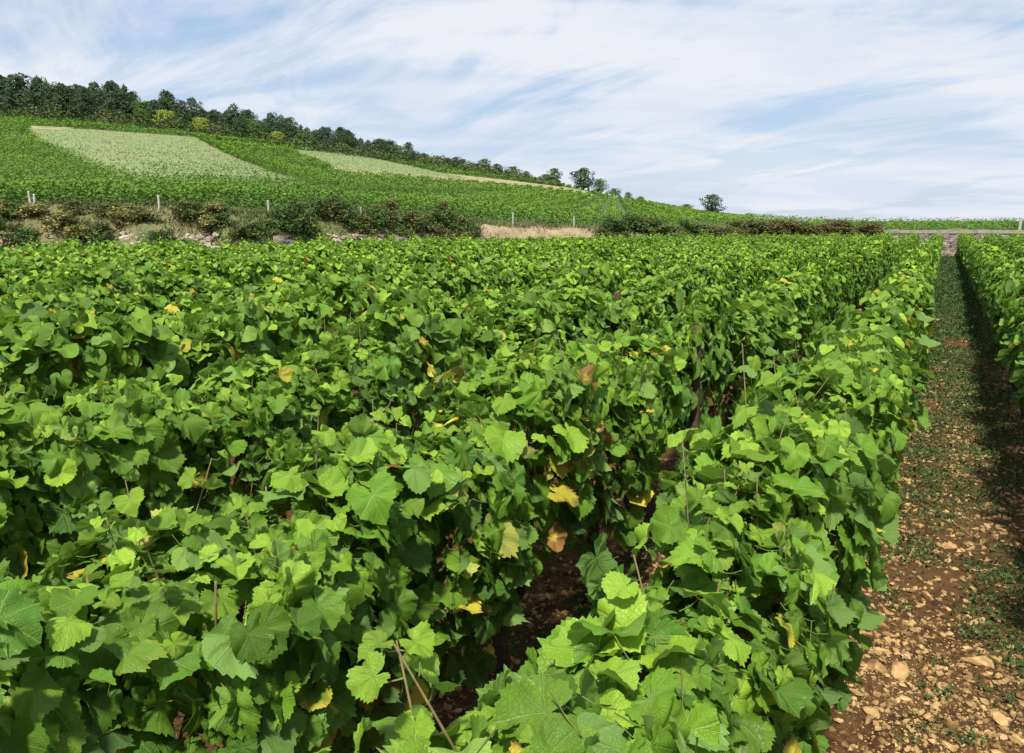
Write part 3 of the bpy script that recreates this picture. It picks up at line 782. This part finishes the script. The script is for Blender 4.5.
def leaf_bases(level, count, seed):
    g = np.random.default_rng(seed); O = outline(level); n = len(O)
    rings = {0: (.27, .52, .77, 1.0), 1: (.55, 1.0), 2: (1.0,), 3: (1.0,)}[level]
    pts = [np.zeros((1, 2))] + [O * r for r in rings]
    P = np.vstack(pts)
    F3 = [(0, 1 + (j + 1) % n, 1 + j) for j in range(n)]
    for k in range(len(rings) - 1):
        a, b = 1 + k * n, 1 + (k + 1) * n
        for j in range(n):
            q = (j + 1) % n
            F3 += [(a + j, a + q, b + q), (a + j, b + q, b + j)]
    F3 = np.array(F3)
    # keep normals +z
    p0, p1, p2 = P[F3[:, 0]], P[F3[:, 1]], P[F3[:, 2]]
    ar = (p1[:, 0] - p0[:, 0]) * (p2[:, 1] - p0[:, 1]) - (p1[:, 1] - p0[:, 1]) * (p2[:, 0] - p0[:, 0])
    F3[ar < 0] = F3[ar < 0][:, ::-1]
    out = []
    for c in range(count):
        Q = P.copy()
        ang = np.arctan2(Q[:, 0], Q[:, 1]); rad = np.hypot(Q[:, 0], Q[:, 1])
        jit = 1 + .07 * np.sin(ang * 2 + g.uniform(0, 6)) + .07 * np.sin(ang * 3 + g.uniform(0, 6)) + g.uniform(0, .09) * (np.abs(np.sin(ang * 3.6)) - .5) * (rad > .1) + (g.normal(0, .035, len(Q)) * (rad > .1) if level == 0 else 0)
        Q = Q * jit[:, None]; Q[:, 0] *= g.uniform(.88, 1.08)
        fold = g.uniform(-.15, .65); cup = g.uniform(-.55, .35); droop = g.uniform(-.1, .75)
        z = fold * np.abs(Q[:, 0]) * .8 + cup * rad ** 2 - droop * np.maximum(Q[:, 1], 0) ** 2
        z += rad ** 1.5 * (.15 * np.sin(ang * 3 + g.uniform(0, 6)) + .10 * np.sin(ang * 5 + g.uniform(0, 6)) + .05 * np.sin(ang * 9 + g.uniform(0, 6)))
        if level < 2: z += np.array([.05 * noise.noise((q_[0] * 5 + c * 7, q_[1] * 5, 0)) + .09 * noise.noise((q_[0] * 2.2 + c * 3, q_[1] * 2.2, 4)) for q_ in Q])
        # main veins sit a little lower than the blade between them
        for ph in (0, 50, 98, 140):
            z -= .014 * rad * np.exp(-((np.abs(ang) - R(ph)) / .16) ** 2) * (level < 2)
        out.append(np.stack([Q[:, 0], Q[:, 1], z], 1))
    return np.array(out), F3, P
LB = {0: leaf_bases(0, 26, 1), 1: leaf_bases(1, 20, 2), 2: leaf_bases(2, 14, 3), 3: leaf_bases(3, 14, 4)}
def put_leaves(acc, lod, pos, nor, tip, size, col, g):
    B, F3, P = LB[lod]; n = len(pos); k = g.integers(0, len(B), n)
    L = B[k] * size[:, None, None]; M = frames(nor, tip)
    V = np.einsum('nij,nkj->nki', M, L) + pos[:, None]; nv = len(P)
    acc.add(V.reshape(-1, 3), (np.arange(n)[:, None, None] * nv + F3[None]).reshape(-1, 3), np.tile(P, (n, 1)), np.repeat(col, nv, 0))

def hedge_top(y, s): return .065 * math.sin(y * 2.1 + s) + .065 * math.sin(y * 5.3 + s * 1.7) + .04 * math.sin(y * 11 + s * 3)
def vine_leaves(acc, lod, nleaf, g, zbot=.40, ztop=1.17, hw=.21, L=1.12, smul=1.0, gap=False, autumn=.03, seed=None, shoots=4, canes=None, low=1.0):
    """leaves of one vine as a trimmed hedge piece about the local origin, the row running along y"""
    s0 = g.uniform(0, 6.28) if seed is None else seed
    n = nleaf
    u = g.random(n); side = np.where(u < .38 * low, 1, np.where(u < .76 * low, -1, 0))
    y = g.uniform(-L / 2, L / 2, n)
    topz = ztop + np.array([hedge_top(a, s0) for a in y])
    lump = .06 * np.sin(y * 6 + s0) + .045 * np.sin(y * 13 + s0 * 2)
    zf = g.random(n) ** .78
    zlow = zbot + .10 * np.sin(y * 5 + s0 * 2.3) + g.normal(0, .04, n)
    zs = zlow + (topz - zlow) * zf
    prof = hw * (0.62 + .38 * np.sin(np.clip(zf, 0, 1) * math.pi * .9)) + lump * (.4 + zf)
    depth = np.abs(g.normal(0, .055, n)) - .035
    x = np.where(side != 0, side * (prof - depth), g.uniform(-1, 1, n) * hw * .95)
    dome = 1 - (np.abs(x) / (hw + .05)) ** 2 * .14
    z = np.where(side != 0, zs, topz * dome - np.abs(g.normal(0, .07, n)) + .04)
    interior = g.random(n) < .12; x = np.where(interior, x * g.random(n), x)
    rn = g.normal(0, 1, (n, 3))
    nor = np.stack([side * 1.0 + .25 * np.sign(x) * (side == 0), np.zeros(n), np.where(side != 0, .62, 1.25)], 1) + rn * np.array([.42, .5, .35])
    tip = np.stack([side * .45 + .8 * np.sign(x) * (side == 0), g.normal(0, .55, n), np.where(side != 0, -1.1, -.35)], 1) + g.normal(0, .3, (n, 3))
    sz = np.clip(g.normal(.086, .021, n), .035, .135) * smul
    flip = g.random(n) < .11; nor[flip] *= -1
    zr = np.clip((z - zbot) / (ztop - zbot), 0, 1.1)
    young = (g.random(n) < .16 + .22 * (side == 0)) & (zr > .6)
    sz = np.where(young, sz * .72, sz)
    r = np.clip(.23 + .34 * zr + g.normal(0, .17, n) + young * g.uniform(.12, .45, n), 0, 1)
    aut = (g.random(n) < autumn * np.where(zr < .55, 1.5, .8))
    b = np.where(aut, g.uniform(.15, 1.0, n), 0.0)
    pos = np.stack([x, y, z], 1)
    col = np.stack([r, g.random(n), b], 1)
    # shoots rising out of the top, leaves alternating and shrinking to the tip
    P2, N2_, T2, S2, C2 = [], [], [], [], []
    for k in range(shoots):
        yy = g.uniform(-L / 2, L / 2); xx = g.uniform(-.12, .12); zt = ztop + hedge_top(yy, s0)
        h = g.uniform(.04, .26) ** 1.1; lean = g.normal(0, .4, 2)
        base = np.array([xx, yy, zt - .18]); end = np.array([xx + lean[0] * h, yy + lean[1] * h, zt + h])
        if canes is not None:
            mid = (base + end) / 2 + np.array([g.normal(0, .025), g.normal(0, .025), 0]); canes.append((np.array([base, mid, end]), .0026, .0013))
        m = int(4 + h * 22); q = np.linspace(.25, 1.0, m)
        a0 = g.uniform(0, 6.28)
        for j in range(m):
            a = a0 + j * 2.6; o = np.array([math.cos(a), math.sin(a), .15]); f_ = 1 - .6 * q[j] ** 2
            P2.append(base + (end - base) * q[j] + o * .06 * f_); N2_.append(np.array([o[0] * .5, o[1] * .5, 1.0]) + g.normal(0, .28, 3))
            T2.append(np.array([o[0], o[1], -.35]) + g.normal(0, .15, 3)); S2.append(.092 * f_ * g.uniform(.75, 1.15) * smul); C2.append((np.clip(.5 + .38 * q[j] + g.normal(0, .08), 0, 1), g.random(), 0))
    if shoots:
        pos = np.vstack([pos, P2]); nor = np.vstack([nor, N2_]); tip = np.vstack([tip, T2]); sz = np.concatenate([sz, S2]); col = np.vstack([col, C2])
    put_leaves(acc, lod, pos, nor, tip, sz, col, g)
    return pos, nor, tip, sz

def petioles(acc, pos, nor, tip, sz, g, m=1):
    n = len(pos); inward = -nrm(tip) * .5 - nrm(nor) * .6 + np.stack([-np.sign(pos[:, 0]) * .3, np.zeros(n), np.zeros(n)], 1)
    e = pos + nrm(inward) * (sz * .8)[:, None]; midp = (pos + e) / 2 - np.array([0, 0, .006])
    ln = 3; A = nrm(np.cross(e - pos, np.array([.3, .2, .9]))); B = nrm(np.cross(e - pos, A))
    ring = []
    for P, rr in ((pos, .0011), (midp, .0011), (e, .0014)):
        for k in range(3):
            an = k * 2.094; ring.append(P + (A * math.cos(an) + B * math.sin(an)) * rr)
    V = np.stack(ring, 1).reshape(-1, 3); F = []
    for s in range(2):
        for k in range(3): q = (k + 1) % 3; F.append((s * 3 + k, s * 3 + q, (s + 1) * 3 + q, (s + 1) * 3 + k))
    acc.add(V, (np.arange(n)[:, None, None] * 9 + np.array(F)[None]).reshape(-1, 4), m=m)

def trunk_data(g, sides=8):
    acc = Acc(); z = np.linspace(-.06, .46, 9); P = np.stack([np.cumsum(g.normal(0, .012, 9)), np.cumsum(g.normal(0, .014, 9)), z], 1)
    add_tube(acc, P, np.linspace(.036, .026, 9) * g.uniform(.85, 1.2), sides, .12)
    for s in (-1, 1):                                  # the two arms tied along the lower wire
        q = np.linspace(0, 1, 6)[:, None]
        A = P[-2] + q * np.array([0, s * .40, .05]) + np.concatenate([g.normal(0, .012, (6, 2)), .03 * np.sin(q * 3)], 1)
        add_tube(acc, A, np.linspace(.020, .009, 6), 6, .1)
    return acc.data('trunk', M_bark)
def cane_data(path, r0, r1, mat=None):
    acc = Acc(); add_tube(acc, path, np.linspace(r0, r1, len(path)), 5); return acc.data('cane', mat or M_cane)
def bunch_data(g):
    acc = Acc()
    n = 46; z = -g.random(n) ** .8 * .13; rad = .030 * (1 + z / .15).clip(.15, 1); a = g.uniform(0, 6.28, n)
    C = np.stack([np.cos(a) * rad, np.sin(a) * rad, z], 1)
    V = (IV[None] * .0085 * g.uniform(.85, 1.1, (n, 1, 1)) + C[:, None])
    acc.add(V.reshape(-1, 3), (np.arange(n)[:, None, None] * 12 + IF[None]).reshape(-1, 3))
    return acc.data('grape_bunch', mg)

TRUNKS = [trunk_data(np.random.default_rng(200 + i)) for i in range(6)]
BUNCHES = [bunch_data(np.random.default_rng(300 + i)) for i in range(3)]
def far_template(lod, nl, seed, **kw):
    acc = Acc(); vine_leaves(acc, lod, nl, np.random.default_rng(seed), **kw); return acc.data('foliage', M_leaf if lod < 2 else M_leaf_far)
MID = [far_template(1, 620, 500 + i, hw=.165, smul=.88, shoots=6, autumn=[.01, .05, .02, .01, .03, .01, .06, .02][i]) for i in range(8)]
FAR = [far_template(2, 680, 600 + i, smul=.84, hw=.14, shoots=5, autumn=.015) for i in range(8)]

ROW0, SP = -.37, 1.2
rows = {}
for k in range(-6, 28): rows[k] = ROW0 - k * SP + (.02 if k < 0 else 0.0 if k == 0 else .08 if k == 1 else 0)       # k=0 borders the path on its left; k=-1 is on its right
cand = []
for k, X0 in rows.items():
    ph = (k * .37) % 1.0
    for j in range(-2, 62):
        y = j * 1.0 + ph + .35
        t, w = to_tw(X0, y)
        if w < .3 and not (abs(X0) < 3 and y > -1.5): continue
        if w > 3 and w > float(wb(t)) - .9: continue
        if y > 55 or (w > 3 and (t < -1.35 or t > .95)): continue
        if y < -1.5 or (k < 0 and y < 2.6): continue
        vis_ = False
        if w > .2:
            for dz in (1.25, .4):
                for dy in (-.5, 0, .5):
                    for dx in (-.25, .25):
                        p, q, dep = project(X0 + dx, y + dy, dz)
                        if dep > .15 and -5 < p < 1029 and q < 765: vis_ = True
        cand.append((math.hypot(X0, y), k, X0, y, vis_))
cand.sort()
nvis = sum(c[4] for c in cand); print('vines', len(cand), 'in view', nvis)
chosen = [c for c in cand if c[4]][:300]; cset = set((c[1], c[3]) for c in chosen)
rest = [c for c in cand if (c[1], c[3]) not in cset]
rank = {}
for k in rows:
    for i, c in enumerate(sorted([c for c in chosen if c[1] == k], key=lambda c: c[3])): rank[(k, c[3])] = i + 1
def rowname(k):
    if k == 0: return 'the row left of the path'
    if k == -1: return 'the row right of the path'
    if k < -1: return f'the {ordinal(-k)} row right of the path'
    return f'the {ordinal(k + 1)} row left of the path'
GROUP = 'grapevines of the flat vineyard'
used_mid = 0
for dist, k, X0, y, v_ in chosen:
    g = np.random.default_rng(int(1000 + k * 97 + y * 13))
    z0 = float(fieldz(y))
    near0 = dist < 4.6
    root = empty('grapevine', (X0 + random.uniform(-.02, .02), y, z0), 0)
    look = 'leafy green grapevine'
    if near0:
        low = .85 if k == 1 and y < 3.2 else 1.0
        aut = .035
        if k == 1: aut = .085
        acc = Acc(); canes = []
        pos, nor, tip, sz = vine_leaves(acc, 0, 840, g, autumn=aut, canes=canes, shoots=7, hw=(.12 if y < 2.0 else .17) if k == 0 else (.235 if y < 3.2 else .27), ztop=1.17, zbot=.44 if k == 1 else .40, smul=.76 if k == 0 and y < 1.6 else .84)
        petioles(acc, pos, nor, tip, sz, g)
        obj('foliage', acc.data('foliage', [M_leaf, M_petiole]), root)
        for P, r0, r1 in canes: obj('cane', cane_data(P, r0, r1), root)
        for i in range(6):
            yy = -.42 + .84 * (i + .5) / 6 + g.normal(0, .03); q = np.linspace(0, 1, 7)[:, None]
            P = np.array([[0, yy, .46]]) + q * np.array([[g.normal(0, .07), g.normal(0, .08), .66]]) + np.concatenate([g.normal(0, .008, (7, 2)), np.zeros((7, 1))], 1)
            obj('cane', cane_data(P, .0048, .0028), root)
        look = 'large leaved green grapevine'
        if k == 1:
            look = 'grapevine with some yellow and rust leaves'
            for i in range(3):
                b_ = obj('grape_bunch', random.choice(BUNCHES), root, (g.uniform(.02, .12), g.uniform(-.35, .35), g.uniform(.42, .52)))
                b_.rotation_euler = (0, 0, g.uniform(0, 6)); b_['label'] = 'dark blue bunch of ripe grapes'
    else:
        i = int(g.integers(0, 8))
        o = obj('foliage', (MID if dist < 10.5 else FAR)[i], root)
        o.rotation_euler = (0, 0, math.pi * int(g.integers(0, 2))); o.scale = (g.uniform(.92, 1.14) * (.6 if k == 1 and 4.5 < y < 5.9 else 1.25 if k == 1 and y < 7.5 else .9 if dist > 9 else 1), 1, g.uniform(.94, 1.075))
        if i == 6 and dist < 10.5: look = 'grapevine with scattered yellowing leaves'
    tr = obj('trunk', TRUNKS[int(g.integers(0, 6))], root); tr.rotation_euler = (0, 0, math.pi * int(g.integers(0, 2)))
    tag(root, f"{look}, {ordinal(rank[(k, y)])} along {rowname(k)}", 'grapevine', GROUP)
# all other vines of the field, as one mass
acc = Acc(); gR = np.random.default_rng(77)
def grab(me):
    V = np.empty(len(me.vertices) * 3, np.float32); me.vertices.foreach_get('co', V)
    F = np.empty(len(me.loops), np.int32); me.loops.foreach_get('vertex_index', F)
    C = np.empty(len(me.vertices) * 4, np.float32); me.color_attributes['tint'].data.foreach_get('color', C)
    return V.reshape(-1, 3), F.reshape(-1, 3), C.reshape(-1, 4)[:, :3]
fars = []
for i in range(8):
    a2 = Acc(); vine_leaves(a2, 3, 520, np.random.default_rng(700 + i), smul=.88, shoots=5, autumn=.01, L=1.2, hw=.12); me = a2.data('tmp', M_leaf_far)
    fars.append(grab(me)); bpy.data.meshes.remove(me)
for dist, k, X0, y, v_ in rest:
    if dist < 6 and not v_ and y < 0: pass
    V_, F_, C_ = fars[int(gR.integers(0, 8))]
    s = np.array([gR.choice([-1, 1]) * gR.uniform(.9, 1.15), 1, gR.uniform(.95, 1.06)])
    Fq = F_ if s[0] > 0 else F_[:, ::-1]
    c2 = C_.copy(); c2[:, 0] = np.clip(.47 + (c2[:, 0] - .47) * .7 + gR.normal(0, .04), 0, 1)
    acc.add(V_ * s + np.array([X0, y, float(fieldz(y))]), Fq, np.zeros((len(V_), 2)) + .2, c2)
tag(obj('distant_vines', acc.data('distant_vines', M_leaf_far)), 'far vines of the flat vineyard reaching back to the bank and wall', 'vineyard', kind='stuff')

# trellis: posts and wires
post = post_mesh(1.20, .035, M_darkpost, 7)
plist = []
for k in range(-2, 14):
    X0 = rows[k]
    for y in np.arange((4.62 if k == 1 else 5.35) - 5.5 + (0 if k == 1 else (k * 1.7) % 5.5 - 2), 22, 5.5):
        if y < .6: continue
        t, w = to_tw(X0, y)
        if w < 1.2 or w > float(wb(t)) - 1 or t < -.75 or t > .66: continue
        plist.append((k, X0, y))
cnt = {}
for k, X0, y in plist:
    cnt[k] = cnt.get(k, 0) + 1
    o = obj('trellis_post', post, None, (X0 + (.03 if k != 1 else .15), y + .5, float(fieldz(y)))); o.rotation_euler = (random.uniform(-.03, .03), random.uniform(-.03, .03), random.uniform(0, 6))
    tag(o, f"dark weathered trellis post, {ordinal(cnt[k])} along {rowname(k)}", 'post', 'trellis posts between the vines')
for k in range(-1, 5):
    X0 = rows[k]
    for zz_, nm, dx in ((.48, 'lowest', 0), (.80, 'middle', .13), (1.06, 'top', .04)):
        acc = Acc(); yy = np.linspace(.2, 26, 50)
        P = np.stack([np.full(50, X0 + dx) + .01 * np.sin(yy), yy, fieldz(yy) + zz_ - .012 * np.abs(np.sin(yy * .57))], 1)
        add_tube(acc, P, .0012, 5)
        tag(obj('trellis_wire', acc.data('trellis_wire', mw)), f"thin galvanised {nm} trellis wire threaded through {rowname(k)}", 'wire', 'trellis wires')

# ------------------------------------------------------------------ stones and weeds on the soil
acc = Acc()
def scatter_soil(n, x0, x1, y0, y1, smin, smax, pw=2.4):
    x = rng.uniform(x0, x1, n); y = rng.uniform(y0, y1, n)
    s = smin + (smax - smin) * rng.random(n) ** pw
    den = np.array([noise.noise((a * 1.3, b * 1.3, 8.)) for a, b in zip(x, y)])
    k = rng.random(n) < .62 + .7 * den + (s > .02) * .2
    x, y, s = x[k], y[k], s[k]
    stones(np.stack([x, y, soil_z(x, y) + s * .10], 1), s, acc)
scatter_soil(20000, -.45, 1.5, .8, 4.5, .006, .045, 2.4)
scatter_soil(34000, -.45, 1.4, .8, 4.0, .003, .013, 1.5)
scatter_soil(9000, -2.2, -.45, 1.0, 5.5, .005, .05, 3)
scatter_soil(14000, -1.7, -.5, 1.2, 4.2, .003, .013, 1.5)
scatter_soil(9000, -.4, 1.0, 4.5, 12, .010, .055)
scatter_soil(4000, -2.6, 2.2, 5, 14, .014, .06)
scatter_soil(3500, -.4, .8, 12, 50, .02, .07)
tag(obj('gravel', acc.data('gravel', M_stone, smooth=False)), 'broken pale limestone gravel over the red soil of the path', 'gravel', kind='stuff')
def soil_at_pixel(px, py):
    a, b = (px - 512) / FPX, (py - 376.5) / FPX
    f = math.cos(PITCH) - b * math.sin(PITCH); dn = math.sin(PITCH) + b * math.cos(PITCH)
    s = CAMH / dn
    return a * s * RT[0] + f * s * FW[0], a * s * RT[1] + f * s * FW[1]
ROCKS = ((877, 662, .085, 'squat tan rock beside the vines, the leftmost of the large rocks on the path'), (900, 668, .09, 'long flat tan rock right of the squat rock on the path'), (927, 590, .075, 'upright pointed tan rock in the middle of the path'),
         (979, 664, .10, 'largest slanted tan rock at the right of the path'), (978, 613, .065, 'flat tan rock above the largest slanted rock'), (951, 543, .07, 'broad pale rock at the far stony patch of the path'), (968, 645, .04, 'small tan rock just above the largest slanted rock'),
         (1000, 718, .06, 'pale rock near the bottom right of the path'), (928, 714, .045, 'small tan rock low in the middle of the path'), (873, 709, .055, 'tan rock low on the path close to the lowest vine leaves'))
for px, py, s, lab in ROCKS:
    x, y = soil_at_pixel(px, py); a3 = Acc()
    # a knapped block: subdivided, flattened and cut by random planes
    V0, F0 = IV.copy(), IF.copy(); vl = list(map(tuple, V0)); md = {}; nf = []
    def mp_(a, b):
        k = (min(a, b), max(a, b))
        if k not in md: md[k] = len(vl); vl.append(tuple(nrm((np.array(vl[a]) + np.array(vl[b])) / 2)))
        return md[k]
    for a, b, c in F0:
        p, q, r_ = mp_(a, b), mp_(b, c), mp_(c, a); nf += [(a, p, r_), (p, b, q), (r_, q, c), (p, q, r_)]
    Vr = np.array(vl)
    for c in range(7):
        d = nrm(rng.standard_normal(3)); h = rng.uniform(.45, .75); e = Vr @ d; Vr = Vr - np.outer(np.maximum(e - h, 0), d)
    Vr = Vr * np.array([s * .72, s * .42, s * .30]) * (1 + rng.normal(0, .02, (len(Vr), 1)))
    a3.add(Vr, np.array(nf), col=(.5, rng.uniform(.5, .8), 0))
    o = obj('rock', a3.data('rock', M_stone, smooth=False), None, (x, y, float(soil_z(np.array(x), np.array(y))) + s * .15)); o.rotation_euler = (rng.uniform(-.2, .2), rng.uniform(-.2, .2), rng.uniform(0, 3))
    tag(o, lab, 'rock', 'larger rocks lying on the path')
# weeds: small rosettes near, grass further up the path
acc = Acc(); g = np.random.default_rng(5)
def weed_patch(x, y, rad, n, lod_s):
    an = g.uniform(0, 6.28, n); rr = rad * np.sqrt(g.random(n)); X_, Y_ = x + np.cos(an) * rr, y + np.sin(an) * rr
    z = soil_z(X_, Y_); h = g.uniform(.2, 1.0, n) * lod_s * 1.8
    nor = np.stack([np.cos(an) * .6, np.sin(an) * .6, np.full(n, .9)], 1) + g.normal(0, .4, (n, 3))
    quads(np.stack([X_, Y_, z + h], 1), nor, lod_s * g.uniform(.5, 1.4, n), acc, np.clip(g.normal(.4, .25, n), 0, 1), g.uniform(.2, .8, n), asp=.6)
    m = n // 2
    blades(np.stack([X_[:m], Y_[:m], z[:m]], 1), g.uniform(1, 3.5, m) * lod_s, np.full(m, lod_s * .16), acc, g.uniform(.2, .9, m), g.uniform(.2, .8, m), .5)
for px, py, rad, n in ((935, 690, .07, 60), (965, 628, .06, 40), (882, 585, .09, 70), (900, 600, .07, 50), (935, 660, .05, 30), (1000, 690, .08, 40), (930, 725, .10, 40), (970, 740, .07, 40), (960, 560, .10, 50), (1010, 705, .06, 30),
                       (905, 735, .05, 20), (1000, 540, .15, 160), (985, 500, .20, 260), (940, 505, .16, 150), (1015, 480, .15, 150), (600, 600, .16, 420), (575, 640, .18, 460), (620, 560, .16, 300), (640, 540, .12, 160), (550, 690, .12, 160), (520, 640, .14, 200), (500, 720, .14, 160), (930, 560, .06, 30), (985, 590, .05, 26), (870, 640, .05, 20)):
    x, y = soil_at_pixel(px, py); weed_patch(x, y, rad, n, .018)
for i in range(2300):
    y = 3.2 + 47 * g.random() ** 1.8; x = g.uniform(-.2, .75)
    if noise.noise((x * 1.4, y * .6, 2.)) < np.interp(y, [3, 5, 7, 10, 30], [.22, -.06, -.28, -.38, -.5]): continue
    weed_patch(x, y, g.uniform(.05, .16) + .01 * y, int(g.uniform(10, 45)), (.012 + .0014 * y) * g.uniform(.7, 1.4))
for i in range(420):
    k = g.integers(-2, 4); y = 1 + 14 * g.random(); x = rows[int(k)] + g.normal(0, .12)
    if abs(x) > 4.4: continue
    weed_patch(x, y, .08, 14, .015)
tag(obj('weeds', acc.data('weeds', M_weed)), 'low green weeds and grass growing through the stony soil', 'weeds', kind='stuff')
print('done', len(bpy.data.objects))
